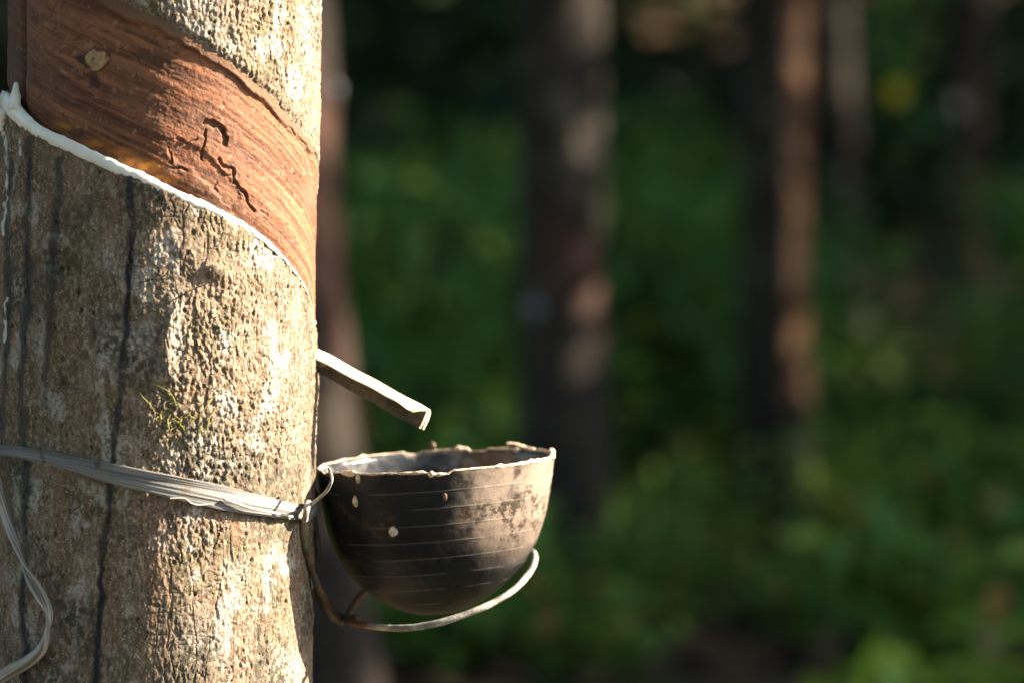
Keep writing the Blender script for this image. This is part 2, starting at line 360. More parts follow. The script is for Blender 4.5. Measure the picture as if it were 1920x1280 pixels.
# --- masks on bark
streaks = [([(243, 340), (247, 430), (243, 520), (238, 600), (231, 668), (226, 740), (214, 830), (207, 900), (204, 960), (195, 1020), (188, 1060), (190, 1120), (184, 1200), (180, 1290)], 6.5, 1.0),
           ([(112, 300), (105, 420), (98, 520), (94, 600), (88, 680), (84, 760)], 8, 0.75), ([(55, 262), (52, 420), (50, 560), (40, 700), (47, 860), (48, 1000), (44, 1150), (48, 1290)], 7, 0.9),
           ([(20, 300), (14, 420), (18, 560), (10, 700), (4, 800)], 6, 0.9), ([(150, 1010), (168, 1120), (176, 1180)], 4, 0.4)]
st = np.zeros_like(T_)
for pts, hw, a in streaks:
    d = polydist(PXg + 7 * (vn(PYg / 26, PXg / 60, 9) - 0.5), PYg, pts)
    st = np.maximum(st, a * sstep(hw * 1.7, hw * 0.35, d * (0.7 + 0.7 * vn(PYg / 34, PXg * 0, 19)) + 5 * (fbm(PXg / 7, PYg / 16, 23, 3) - 0.5)) * (0.7 + 0.5 * vn(PYg / 60, PXg * 0, 29)))
st = np.maximum(st, blob(230, 672, 13, 1.0, 13)); st = np.maximum(st, blob(243, 345, 9, 1.0, 22))
st = np.maximum(st, blob(178, 625, 7, 0.9, 12)); st = np.maximum(st, blob(120, 715, 7, 0.8, 14))
st *= FRONT
lich = 0.85 * sstep(0.62, 0.72, fbm(U_ / 0.018, Z_ / 0.024, 51, 4))
for a in ((500, 488, 22, 1, 22), (375, 60, 42, 1, 30), (425, 90, 26, 0.8, 20), (200, 482, 20, 0.8, 22), (300, 470, 22, 0.7, 18), (235, 832, 22, 0.9, 16), (420, 862, 40, 1.0, 14), (325, 860, 16, 0.8, 26), (330, 620, 18, 1, 70), (300, 680, 12, .8, 12),
          (300, 1010, 22, 0.5, 18), (440, 1070, 28, 0.7, 24), (540, 1250, 26, .9, 40), (370, 1200, 34, 0.6, 40), (75, 640, 12, .9, 50), (30, 1080, 20, .7, 16), (60, 940, 12, .7, 16), (575, 60, 20, 0.7, 50), (340, 10, 30, 0.8, 14), (210, 1240, 16, .6, 22)):
    lich = np.maximum(lich, blob(*a[:3], a[3], a[4]))
moss = 0.75 * sstep(0.54, 0.70, fbm(U_ / 0.03, Z_ / 0.045, 61, 4))
moss = np.maximum(moss, blob(500, 90, 60, 1.0, 70)); moss = np.maximum(moss, blob(380, 400, 60, 0.7, 50)); moss = np.maximum(moss, blob(320, 820, 50, .8, 40))
rust = 0.8 * sstep(0.60, 0.72, fbm(U_ / 0.016, Z_ / 0.06, 81, 4))
for a in ((75, 480, 8, 0.9, 60), (190, 700, 14, .8, 60), (130, 640, 20, .8, 40), (165, 760, 18, .8, 40), (95, 450, 10, .8, 80)): rust = np.maximum(rust, blob(*a[:3], a[3], a[4]))
white = np.zeros_like(T_)
for pts, hw in (([(8, 250), (14, 300), (9, 400), (4, 440)], 4), ([(14, 560), (8, 640)], 4), ([(36, 262), (40, 290)], 3)):
    white = np.maximum(white, sstep(hw, hw * 0.5, polydist(PXg + 5 * (vn(PYg / 12, PXg / 12, 2) - .5), PYg, pts)))
white *= FRONT * sstep(0.35, 0.6, fbm(PXg / 5, PYg / 16, 35, 3))
# --- panel relief
ss = above_cut; slope_len = np.clip(below_up + above_cut, 1e-4, None); fr = np.clip(above_cut / slope_len, 0, 1)
grain = fbm(U_ / 0.030 + Z_ / 0.03, (above_cut * (0.75) + below_up * -0.25) / 0.0017, 101, 3, 0.6)
grain2 = vn(U_ / 0.055, (above_cut * 0.75 - below_up * 0.25) / 0.0052 + 0.6 * vn(U_ / 0.02, Z_ / 0.02, 6), 103)
dsc = 1 - 0.72 * sstep(R_(35), R_(80), T_)
dep = (-4.6 * mm - 1.6 * mm * sstep(0.012, 0.002, ss)) * dsc
dep = dep + 2.2 * mm * dsc * sstep(8.5 * mm, 5.5 * mm, below_up + 1.5 * mm * wob * 2) + sstep(4.2 * mm, 5.0 * mm, below_up) * 0
prel = dep + 0.35 * mm * (grain - 0.5) + 0.35 * mm * (grain2 - 0.5) + 1.4 * mm * (fbm(U_ / 0.04, Z_ / 0.03, 105, 3) - 0.5)
prel += 0.45 * mm * (fbm(U_ / 0.0022, Z_ / 0.0016, 107, 2) - 0.5)
dark = sstep(0.54, 0.76, fbm(U_ / 0.020, (above_cut * .75 - below_up * .25) / 0.007, 109, 5, 0.62)) * 0.6 * (1 - 0.5 * sstep(R_(5), R_(50), T_))
dark = np.maximum(dark, 0.5 * sstep(0.66, 0.76, fbm(U_ / 0.0035, Z_ / 0.0030, 113, 3)))
groov = np.exp(-((PXg - 31) / 4.0) ** 2) * FRONT * (above_cut > 0.002)
prel -= 2.6 * mm * groov; dark = np.maximum(dark, groov * 0.9)
oldstrip = sstep(31, 27, PXg) * FRONT
dark = np.maximum(dark, 0.55 * oldstrip)
hook = [([(390, 227), (408, 234), (428, 246)], 7.5, 3.4), ([(428, 246), (429, 270)], 6.5, 3.0), ([(391, 244), (387, 270), (383, 299)], 3.6, 2.4), ([(415, 296), (429, 314), (444, 321), (445, 344), (461, 354), (467, 366), (476, 386), (486, 395)], 3.6, 2.6),
        ([(322, 314), (336, 316), (352, 320)], 3.5, 1.8), ([(424, 328), (440, 332)], 3, 1.5), ([(330, 262), (352, 270), (372, 262)], 3, 1.3), ([(318, 280), (320, 306)], 3, 1.3), ([(548, 340), (560, 330)], 3, 1.2),
        ([(500, 395), (512, 404)], 3, 1.2), ([(412, 340), (410, 362)], 3, 1.0), ([(545, 240), (570, 268), (592, 300)], 3, 1.6), ([(560, 250), (590, 292)], 2.2, 1.2)]
jx, jy = PXg + 7 * (vn(PXg / 9, PYg / 9, 13) - 0.5), PYg + 7 * (vn(PXg / 9, PYg / 9, 14) - 0.5)
for pts, hw, dp in hook:
    q = sstep(hw * 1.05, hw * 0.35, polydist(jx, jy, pts)) * FRONT; prel -= 0.62 * dp * mm * q; dark = np.maximum(dark, 0.25 * q)
# chiselled flake beneath the hook
prel -= 1.1 * mm * sstep(8, 0, polydist(jx, jy, [(340, 285), (375, 300), (405, 330), (440, 365)]) - 16) * FRONT
kn = np.hypot((PXg - 174) / 22, (PYg - 113) / 19) + 0.8 * (fbm(PXg / 10, PYg / 10, 38, 3) - 0.5)
knot = sstep(1.0, 0.8, kn) * FRONT; prel += 1.4 * mm * knot * (0.7 + 0.5 * vn(PXg / 6, PYg / 6, 8)); dark = np.maximum(dark, 0.85 * sstep(0.2, 0.0, np.abs(kn - 1.12)) * FRONT)
dark = np.maximum(dark, 0.8 * sstep(1.0, .5, np.hypot((jx - 150) / 17, (jy - 112) / 14)) * FRONT * (1 - knot))
knot = knot * (1 - 0.8 * sstep(.45, .2, np.hypot((jx - 170) / 10, (jy - 112) / 10))) * (0.4 + 0.6 * vn(PXg / 5, PYg / 5, 28))
dark = np.maximum(dark, 0.7 * sstep(14, 6, polydist(jx, jy, [(168, 140), (172, 158)])) * FRONT)
inner = sstep(8.0 * mm, 5.0 * mm, below_up) * 0.9
inner = np.maximum(inner, 0.7 * np.exp(-((PXg - 42) / 6) ** 2) * FRONT)
amb = np.zeros_like(T_)
for a in ((165, 270, 28, 0.9, 8), (250, 303, 24, 0.8, 8), (275, 312, 26, .9, 10), (310, 335, 22, .6, 8), (105, 236, 30, 0.6, 9), (215, 285, 40, .4, 8)): amb = np.maximum(amb, blob(*a[:3], a[3], a[4]))
amb = np.clip(amb * (0.5 + vn(PXg / 9, PYg / 7, 66)), 0, 1)
disp = np.where(inpanel, prel, rel)
V = cyl(T_, Z_, disp); nc = len(th); nr = len(zz)
F = gridfaces(nr, nc, True)
fm = inpanel.ravel()[F].sum(1) >= 3
base = thing("rubber_tree", "large lit rubber tree in sharp focus with a reddish tapping cut and white latex line", "tree", (float(cxz(0.2)), CY0, 0.0))
def sub(faces):
    used = np.unique(faces); mp = np.zeros(nr * nc, np.int64); mp[used] = np.arange(len(used)); return used, mp[faces]
VV = V.reshape(-1, 3)
used, f2 = sub(F[~fm])
mesh("trunk", VV[used], f2, BARK, base, {n_: a.ravel()[used] for n_, a in (("streak", st), ("lichen", lich), ("moss", moss), ("rust", rust), ("white", white), ("pit", pit))})
used, f2 = sub(F[fm])
mesh("tapping_panel", VV[used], f2, CUTW, base, {n_: a.ravel()[used] for n_, a in (("grain", 0.6 * grain + 0.4 * grain2), ("dark", dark), ("inner", inner), ("amber", amb), ("knot", knot))})
# latex running down the cut
L = smoothpath([(a, b, h_) for a, b, h_ in LATEX_PX], 240)
hh = L[:, 2] * np.interp(L[:, 0], [0, 330, 540], [0.78, 0.72, 0.5]) * (1 + 0.25 * (fbm(np.arange(240) / 9.0, np.zeros(240), 3, 3) - 0.5))
yo = 2.2 * (fbm(np.arange(240) / 14.0, np.ones(240), 5, 2) - 0.5)
PP, AA, BB = [], [], []
for (a, b, _), y_ in zip(L, yo):
    p, t = surf(a, b + y_, 0.0); n_ = np.array([math.sin(t), -math.cos(t), 0]); PP.append(p); BB.append(n_)
PP, BB = np.array(PP), np.array(BB); TT = np.gradient(PP, axis=0); TT /= np.linalg.norm(TT, axis=1)[:, None]
AA = np.cross(TT, BB); AA *= np.sign(AA[:, 2:3])
cc = circ(20); thick = np.clip(hh * pxm * 0.42, 0.0004, 0.0040)
pr = np.stack([cc[None, :, 0] * (hh * pxm)[:, None], cc[None, :, 1] * thick[:, None] - 0.0008 * np.clip(hh / 6, 0, 1)[:, None]], -1)
pr[..., 0] += (0.0013 * (vn(np.arange(240)[:, None] / 3.0, np.arange(20)[None] * 0.4, 9) - 0.5))
sweep(PP, AA, BB, pr, "latex_trickle", LATEX, base)
q = np.array([surf(28, 205, 0.001)[0], surf(29, 180, 0.0005)[0], surf(30, 168, 0.0)[0], surf(30, 156, -0.001)[0]])
tube(smoothpath(q, 24), np.linspace(12, 3.5, 24) * pxm, "latex_drip", LATEX, base, bump=0.3)
q = np.array([surf(8, 205, 0.001)[0], surf(5, 230, 0.001)[0], surf(4, 246, 0.0)[0]])
tube(smoothpath(q, 24), np.linspace(9, 4, 24) * pxm, "latex_drip", LATEX, base, bump=0.5)

# ------------------------------------------------------------------ leaves
def leaves(P, size, seed, name, m, parent=None, droop=0.35, tintc=None):
    rs = np.random.RandomState(seed); n = len(P); s = size * (0.6 + 0.8 * rs.rand(n))
    az = rs.rand(n) * 2 * math.pi; el = rs.normal(-droop, 0.5, n)
    d = np.stack([np.cos(az) * np.cos(el), np.sin(az) * np.cos(el), np.sin(el)], -1)
    up = np.array([0, 0, 1.0]) + 0.7 * rs.normal(size=(n, 3)); sd_ = np.cross(d, up); sd_ /= np.linalg.norm(sd_, axis=1)[:, None]; nn = np.cross(sd_, d)
    wd = 0.22 * s[:, None]; s = s[:, None]
    v = np.stack([P, P + d * s * 0.45 + sd_ * wd + nn * wd * 0.3, P + d * s, P + d * s * 0.45 - sd_ * wd + nn * wd * 0.3], 1).reshape(-1, 3)
    b = np.arange(n)[:, None] * 4; tri = np.concatenate([b + np.array([[0, 2, 1]]), b + np.array([[0, 3, 2]])])
    t = rs.rand(n) if tintc is None else np.clip(tintc + 0.25 * rs.normal(size=n), 0, 0.92)
    if tintc is not None: t = np.where(rs.rand(n) > 0.985, 1.0, t)
    return mesh(name, v, tri, m, parent, {"tint": np.repeat(t, 4)}, False)
def crown_points(n, seed, rx, z0, z1, nclump=22):
    rs = np.random.RandomState(seed); c = rs.normal(size=(nclump, 3)); c /= np.linalg.norm(c, axis=1)[:, None]; c *= (0.45 + 0.55 * rs.rand(nclump, 1))
    ctr = np.stack([c[:, 0] * rx, c[:, 1] * rx, (z0 + z1) / 2 + c[:, 2] * (z1 - z0) / 2], -1); rad = 0.35 * rx * (0.5 + rs.rand(nclump))
    i = rs.randint(0, nclump, n); q = rs.normal(size=(n, 3)); q /= np.linalg.norm(q, axis=1)[:, None]
    return ctr[i] + q * (rad[i] * rs.rand(n) ** 0.5)[:, None] * np.array([1, 1, 0.7]), ctr

# ------------------------------------------------------------------ plantation trees
def limbs(parent, x, y, z, r, seed, crx, z0, z1, ctr, m):
    rs = np.random.RandomState(seed); Vs, Fs = [], []; off = 0
    for j in range(7):
        e = ctr[j % len(ctr)] + np.array([x, y, 0]); s = np.array([x, y, z - 0.05 * j])
        P = smoothpath([s - [0, 0, 0.1], s + (e - s) * 0.3 + [0, 0, 0.35], s + (e - s) * 0.7 + [0, 0, 0.25], e], 14); A, B = frames(P, (0.31, 0.91, 0.2))
        rad = np.linspace(r * 0.55, r * 0.1, 14); c8 = circ(8)
        v = P[:, None] + rad[:, None, None] * (c8[None, :, :1] * A[:, None] + c8[None, :, 1:] * B[:, None]); Vs.append(v.reshape(-1, 3)); Fs.append(gridfaces(14, 8, True) + off); off += 14 * 8
    mesh("branches", np.concatenate(Vs), np.concatenate(Fs), m, parent)
CROWN = {}
def crown(parent, x, y, seed, n=3300, rx=2.1, z0=3.0, z1=7.2, size=0.20):
    key = seed % 3
    P, ctr = crown_points(n, 900 + key, rx, z0, z1)
    if key not in CROWN:
        o = leaves(P + np.array([x, y, 0]), size, 40 + key, "crown", LEAFC, parent); CROWN[key] = o
        o.data.transform(__import__("mathutils").Matrix.Translation(-Vector((x - parent.location.x, y - parent.location.y, -parent.location.z)))); o.location = (x - parent.location.x, y - parent.location.y, -parent.location.z)
    else:
        o = CROWN[key].copy(); COL.objects.link(o); o.parent = parent; o.location = (x - parent.location.x, y - parent.location.y, -parent.location.z + 0.0)
    return ctr
ctr = crown(base, 0.1, CY0, 0); limbs(base, float(cxz(3.1)), CY0, 3.15, 0.085, 1, 2.1, 3, 7, ctr, BARK2)

k = M("sun_patch_panel", 0.8, 0.2); k.col(k.mix(k.rmp(k.noise(7, 3), 0.44, 0.58), (0.10, 0.045, 0.025), (0.42, 0.225, 0.125))); PANEL3 = k.m  # sun patches on the trunk's right flank painted into the panel colour
def plantation_tree(label, px, py, Y, wpx, topdx=0.0, panel=None, seed=0, latex=None, h=3.0):
    """px,py: base in the photo, Y its distance, wpx: trunk width in photo pixels, topdx: lean in photo px at the top edge"""
    x = float(at(px, py, Y)[0]); z0 = gz1(x, Y); r = wpx / 2 * Y / FPX
    root = thing("plantation_tree", label, "tree", (x, Y, z0), "rubber trees of the plantation")
    n_, m_ = 72, 150; t = np.linspace(-math.pi, math.pi, n_ + 1)[:-1]; z = np.linspace(-0.12, h, m_); T, Z = np.meshgrid(t, z)
    ln = topdx * Y / FPX / 1.2
    rr = r * (1 + 0.35 * np.exp(-np.clip(Z, 0, 9) / 0.12) - 0.06 * Z) + 0.012 * (fbm(T * 1.5 + seed, Z * 5, seed, 3) - 0.5) + 0.008 * (fbm(T * 6 + seed, Z * 14, seed + 3, 2) - 0.5)
    rr += 0.010 * np.exp(-((Z - 0.5 - 0.3 * (seed % 3)) / 0.06) ** 2 - (T / 0.8) ** 2)
    if panel is not None:
        za, zb, tc, tw, sl = panel            # bottom and top height, facing angle, half width, slope
        lo = za - sl * (T - tc); hi = zb - sl * (T - tc); inp = (Z > lo) & (Z < hi) & (np.abs(T - tc) < tw); rr = rr - 0.008 * inp
    Vv = np.stack([x + ln * Z + rr * np.sin(T), Y - rr * np.cos(T), z0 + Z], -1).reshape(-1, 3); Ff = gridfaces(m_, n_, True)
    if panel is not None:
        f_in = inp.ravel()[Ff].sum(1) >= 3
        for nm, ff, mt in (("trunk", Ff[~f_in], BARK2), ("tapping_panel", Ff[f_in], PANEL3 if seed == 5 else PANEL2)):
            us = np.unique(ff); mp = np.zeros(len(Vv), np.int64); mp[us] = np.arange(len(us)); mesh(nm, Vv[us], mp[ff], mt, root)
        tt = np.linspace(tc - tw, tc + tw, 30); lz = za - sl * (tt - tc)
        P = np.stack([x + ln * lz + (r + 0.004) * np.sin(tt), Y - (r + 0.004) * np.cos(tt), z0 + lz], -1)
        tube(P, 0.0025 + 0.002 * vn(np.arange(30) / 4.0, np.zeros(30), seed), "latex_trickle", PANEL2, root, k=8, ref=(0.1, 0.2, 1))
    else: mesh("trunk", Vv, Ff, DARKBARK, root)
    if latex:
        for lx, ly, ls in latex:
            p = at(lx, ly, Y - r * 0.98); cr = ls * Y / FPX
            a = circ(10); ph = np.linspace(0.05, math.pi - 0.05, 8)
            v = np.stack([p[0] + cr * np.sin(ph)[:, None] * a[None, :, 0], p[1] + 0.5 * cr * np.sin(ph)[:, None] * a[None, :, 1], p[2] + 1.2 * cr * np.cos(ph)[:, None] * np.ones((1, 10))], -1).reshape(-1, 3)
            mesh("latex_lump", v, gridfaces(8, 10, True), OLDLATEX, root)
    c_ = crown(root, x + ln * h, Y, seed); limbs(root, x + ln * h, Y, z0 + h, r * 0.8, seed, 2.1, 3, 7, c_, BARK2)
    return root, x, z0, r
T1 = plantation_tree("leaning rubber tree with a dull red panel, half hidden right behind the sharp trunk", 612, 1500, 4.9, 205, -85, (0.72, 1.25, 0.2, 1.7, 0.16), 3, [(624, 170, 13)])
T2 = plantation_tree("thick blurred trunk behind the black cup, with one round white latex blob low on it", 1062, 1075, 6.6, 172, -14, (0.62, 0.80, 0.5, 1.0, 0.1), 4, [(1000, 580, 16)])
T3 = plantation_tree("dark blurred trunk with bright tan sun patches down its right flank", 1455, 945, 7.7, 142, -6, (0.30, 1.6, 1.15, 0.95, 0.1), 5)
T4 = plantation_tree("thin grey blurred trunk close behind the sun-patched dark trunk", 1588, 640, 13.0, 82, -30, None, 7, [(1582, 335, 10), (1560, 425, 10)])
T5 = plantation_tree("distant blurred trunk with a bluish latex spot above its reddish panel, at the far right", 1806, 600, 14.0, 88, 8, (0.22, 0.75, 0.1, 1.2, 0.1), 8, [(1790, 200, 15)])

# ------------------------------------------------------------------ unseen trees added around the frame for shade and to block the sky
def copy_tree(src, loc, label):
    c = src.copy(); COL.objects.link(c); c.location = loc; c["label"] = label; c["group"] = "unseen rubber trees added around the view for shade"
    for ch in src.children:
        d = ch.copy(); COL.objects.link(d); d.parent = c
    return c
SHADE = [(7.7, 8.5), (9.4, 5.9), (6.6, 9.9), (9.0, 9.3), (6.2, 11.2), (10.0, 12.6), (6.8, 14.4), (11.5, 16.5), (-3.6, 6.4), (-4.2, 10.5), (2.6, 10.6), (-1.0, 11.8), (12.2, 8.0), (13.0, 10.6), (13.5, 14.0),
         (-2.6, -1.6), (1.4, -3.0), (-0.8, -5.2), (4.8, -3.6), (-5.2, 1.6), (-5.6, -3.8), (3.5, -6.8), (8.2, -4.2), (-3.2, 3.9), (-0.6, -1.2)]
for i, (x, y) in enumerate(SHADE):
    copy_tree((T4[0], T5[0])[i % 2], (x, y, gz1(x, y)), "unseen grey rubber tree added outside the view for shade")

# ------------------------------------------------------------------ spout
SY = CY0 - 0.004
A0 = at(604, 672, SY); A1 = at(803, 772, SY)
sp_root = thing("tapping_spout", "narrow folded metal spout sloping from the trunk down towards the cup", "spout", A0)
ax_ = (A1 - A0) / np.linalg.norm(A1 - A0); dn = np.array([ax_[2], 0, -ax_[0]]); nearv = np.array([0, -1.0, 0])
def spout_sheet(edge_a, edge_b, t, name, bulge=0.0, m=None):
    """thin bent sheet between two px polylines (px,py,Y), extruded by vector t"""
    a = np.array([at(*q) for q in smoothpath(edge_a, 40)]); b = np.array([at(*q) for q in smoothpath(edge_b, 40)]); kx = np.linspace(0, 1, 7)
    g = a[:, None] * (1 - kx)[None, :, None] + b[:, None] * kx[None, :, None] + (bulge * np.sin(np.pi * kx) + 0.00025 * np.sin(np.arange(40)[:, None] * 0.7))[..., None] * np.array([0, 0, 1.0])
    loop = np.concatenate([g, (g + t)[:, ::-1]], 1); kk_ = 14; Fq = gridfaces(40, kk_, True); caps = []
    for o_, fl in ((0, 1), (39 * kk_, -1)):
        for i_ in range(6): caps.append([o_ + q for q in (i_, 13 - i_, 12 - i_, i_ + 1)][::fl])
    return mesh(name, loop.reshape(-1, 3), np.concatenate([Fq, np.array(caps)]), m or TIN, sp_root, None, False)
FY, NY = SY + 0.007, SY - 0.008
farE = [(596, 654, FY), (612, 661, FY), (700, 709, FY), (790, 758, FY), (807, 768, FY)]
nearE = [(590, 669, NY), (606, 678, NY), (690, 722, NY), (748, 753, NY), (774, 770, SY)]
lowE = [(585, 692, FY - 0.001), (601, 700, FY - 0.001), (690, 750, FY - 0.001), (775, 797, FY - 0.001), (792, 806, FY - 0.001)]
spout_sheet(farE, nearE, np.array([0, 0, -0.0009]), "top_plate", 0.0006)
spout_sheet([(a_, b_ + 3.2, y_) for a_, b_, y_ in farE], lowE, np.array([0, 0.0011, 0]), "back_plate", 0.0, SHADE_TIN)
spout_sheet([(800, 770, FY - 0.002), (795, 784, FY - 0.002), (789, 797, FY - 0.002), (785, 803, FY - 0.002)], [(807, 771, FY + 0.002), (803, 786, FY + 0.002), (797, 798, FY + 0.002), (793, 806, FY + 0.002)], np.array([0.0004, 0.0003, 0]), "sunlit_edge_strip")  # bright strip added for the sun on the back plate's end edge
tagp = tube(np.array([at(590, 668, CY0 + 0.002), at(600, 672, CY0), at(612, 679, CY0 - 0.002)]), np.array([0.004, 0.0045, 0.003]), "mounting_plug", CRUST, sp_root, bump=0.5)

# ------------------------------------------------------------------ the latex cup
CC = at(816, 863, CY0 + 0.034); tilt = math.atan2(25, 442); PR = pxm * (CC[1] / CY0)
cup = thing("latex_cup", "large dusty black latex cup with ragged cream rim hung beside the sharp trunk", "cup", at(790, 1150, CC[1]))
ux = np.array([math.cos(tilt), 0, math.sin(tilt)]); uy = np.array([0, 1.0, 0]); uzv = np.array([-math.sin(tilt), 0, math.cos(tilt)])
DEP = np.array([0, 8, 60, 110, 160, 200, 235, 258, 274, 284, 288]); RAD = np.array([221, 219.5, 213, 204, 188, 164, 131, 100, 70, 41, 0.5])
def cup_r(d): return np.interp(d, np.linspace(0, 288, 400), np.interp(np.linspace(0, 288, 400), DEP, RAD))
dd = np.linspace(0, 288, 260); rr0 = np.interp(dd, DEP, RAD)
kk = np.ones(15) / 15; rs_ = np.convolve(np.pad(rr0, 7, 'edge'), kk, 'valid'); rs_[-30:] = rr0[-30:] * np.linspace(0, 1, 30) + rs_[-30:] * np.linspace(1, 0, 30); rs_[-1] = 0.5
nphi = 320; ph = np.arange(nphi) * 2 * math.pi / nphi
def cup_pt(d, r, phi, rimw=None):
    d, r, phi = np.broadcast_arrays(d, r, phi)
    wv = 1 + 0.012 * np.sin(2 * phi + 0.6) + 0.008 * np.sin(3 * phi + 2)
    sh = -0.052 * d                                             # the bowl hangs a little askew
    return CC + PR * ((r * wv * np.cos(phi) + sh)[..., None] * ux + (r * wv * np.sin(phi))[..., None] * uy - d[..., None] * uzv)
Dg, Pg = np.meshgrid(dd, ph, indexing='ij'); Rg = np.repeat(rs_[:, None], nphi, 1)
rim = 3.2 * (fbm(ph * 9, ph * 0, 77, 3) - 0.5) - 5 * sstep(0.6, 0.75, vn(ph * 5, ph * 0, 78))
Dout = Dg + (rim[None] * -1) * np.clip(1 - Dg / 25, 0, 1)
rdist = np.abs((Dg + 3 * np.sin(Pg * 1.5) - 8 + 16) % 31 - 15.5); rd = np.exp(-(rdist / 1.0) ** 2) * (Dg > 20) * (Dg < 255) * sstep(0.30, 0.5, vn(Pg * 3, Dg / 31.0, 79))
Ro = Rg + 0.7 * rd + 1.3 * (fbm(Pg * 12, Dg / 12, 80, 3) - 0.5)
sunside_dust = np.clip(0.03 + 0.97 * sstep(0.06, 0.40, np.cos(Pg) + 0.4 * (fbm(Pg * 4, Dg / 40, 88, 3) - .5)) + 0.08 * (fbm(Pg * 3, Dg / 50, 82, 3) - .5), 0, 1) * sstep(230, 120, Dg + 70 * vn(Pg * 4, Dg / 60, 83) + 40 * sstep(0.9, 0.2, np.cos(Pg)))  # dust kept to the sunlit side, the sun's terminator painted as its edge
mud = sstep(0.5, 0.64, fbm(Pg * 4, Dg / 40, 84, 4)) * sstep(200, 120, Dg)
Vo = cup_pt(Dout, Ro, Pg); Fo = gridfaces(260, nphi, True)
mesh("bowl", Vo.reshape(-1, 3), Fo, CUPM, cup, {"sunside_dust": sunside_dust.ravel(), "mud": mud.ravel(), "ridge": rd.ravel()})
di = np.linspace(0, 270, 90); Di, Pi = np.meshgrid(di, ph, indexing='ij'); ri = np.interp(di, dd, rs_) - 8 * np.clip(di / 6, 0.2, 1)
Vi = cup_pt(Di + (rim[None] * -1) * np.clip(1 - Di / 25, 0, 1) - 0.0, np.clip(ri, 0.5, None)[:, None] + 2.5 * (fbm(Pi * 5, Di / 25, 85, 3) - 0.5), Pi)
mesh("inner_wall", Vi.reshape(-1, 3), gridfaces(90, nphi, True)[:, ::-1], FILM, cup)
# ragged crust along the rim
cr = np.clip(1.0 + 1.4 * sstep(-0.4, 0.3, np.cos(ph + 0.6)) + 4.0 * (fbm(ph * 13, ph * 0 + 3, 86, 3) - 0.42) + 4 * sstep(0.78, 0.92, vn(ph * 10, ph * 0, 87)), 1.2, 8)
Pc = cup_pt(-rim, np.full(nphi, 219.0), ph); Pc[:, 2] -= 0.0 
tube(Pc, cr * PR, "rim_crust", CRUST, cup, k=10, ref=(0, 0, 1), closed=True, bump=0.7)
def lump(p, r, name, m, parent, sy=1.0, seed=1):
    a = np.arange(16) * 2 * math.pi / 16; e_ = np.linspace(0.03, math.pi - 0.03, 12); E, A = np.meshgrid(e_, a, indexing='ij')
    q = r * (1 + 0.35 * (vn(A * 1.2, E * 2, seed) - 0.5)); v = np.stack([p[0] + q * np.sin(E) * np.cos(A), p[1] + q * 0.5 * np.sin(E) * np.sin(A), p[2] + q * sy * np.cos(E)], -1)
    return mesh(name, v.reshape(-1, 3), gridfaces(12, 16, True), m, parent)
def on_cup(px, py):
    best = None
    for phi in np.linspace(math.pi, 2 * math.pi, 181):
        for d_ in (py - 870 + np.array([-24, -16, -8, 0, 8, 16, 24])):
            if d_ < 0: continue
            p = cup_pt(np.array(float(d_)), np.array(float(np.interp(d_, dd, rs_))), np.array(phi)); x_, y_ = proj(p); e_ = (x_ - px) ** 2 + (y_ - py) ** 2
            if best is None or e_ < best[0]: best = (e_, p)
    return best[1]
for i, (a, b, r_, s_) in enumerate(((738, 992, 9, 1.1), (668, 936, 6, 1.8), (832, 932, 4.5, 1.8), (672, 893, 5, 2.0))):
    lump(on_cup(a, b), r_ * pxm, "latex_lump", CRUST if i != 2 else RUST, cup, s_, i)
lump(cup_pt(np.array(0.), np.array(219.), np.array(1.62)) + [0, 0, 0.003], 6 * pxm, "latex_lump", RUST, cup, 1.5, 9)
q = np.array([at(950, 833, CC[1] + 0.05), at(962, 831, CC[1] + .05), at(985, 838, CC[1] + .05), at(1003, 842, CC[1] + .045)])
tube(smoothpath(q, 16), np.linspace(4, 3, 16) * pxm, "rim_crumb", CRUST, cup, bump=0.6)

# ------------------------------------------------------------------ wire holder under the cup
def arc_ring(n=160):
    a = np.arange(n) * 2 * math.pi / n
    C = at(827, 1101, CC[1]); major = at(1003, 1047, CC[1]) - C; sm = 60 * PR
    # minor axis: toward the camera and down
    ln = np.linalg.norm(major); mi = np.array([0, -math.cos(R_(14)), -math.sin(R_(14))]) * ln
    return C + np.cos(a)[:, None] * major + np.sin(a)[:, None] * mi + (PR * 24 * sstep(-0.3, 0.95, -np.cos(a)) * np.clip(np.sin(a), 0, 1) + 0.0008 * np.sin(5 * a + 1))[:, None] * np.array([0, 0, 1.0]), a
hold = thing("cup_holder", "bent grey and rusty wire loop tied to the sharp trunk under the black cup", "wire holder", at(640, 1160, CC[1]))
rp, ra = arc_ring()
rust_a = np.repeat((sstep(0.5, 0.9, np.cos(ra - math.pi)) * sstep(-0.9, 0.1, np.sin(ra) + 0.8))[:, None], 12, 1)
tube(rp, 6.3 * pxm, "ring", GWIRE, hold, closed=True, ref=(0, 0.3, 1), bump=0.25, attrs={"rusty": rust_a.ravel()})
stem = [at(568, 952, CY0 - 0.03), at(566, 985, CY0 - 0.034), at(572, 1025, CY0 - 0.03), at(584, 1065, CY0 - 0.02), at(600, 1108, CY0 - 0.01), at(622, 1142, CC[1]), at(648, 1157, CC[1]), at(672, 1158, CC[1] - .012)]
tube(smoothpath(stem, 70), (5.2 + 2.0 * (vn(np.arange(70) / 4.0, np.zeros(70), 4))) * pxm, "stem_wire", RUST, hold, bump=0.35)
stem2 = [at(586, 940, CY0), at(592, 985, CY0 + 0.004), at(597, 1030, CY0 + 0.004), at(596, 1052, CY0 + 0.003)]
tube(smoothpath(stem2, 40), np.linspace(4.5, 6, 40) * pxm, "loose_wire_end", RUST, hold, bump=0.4)
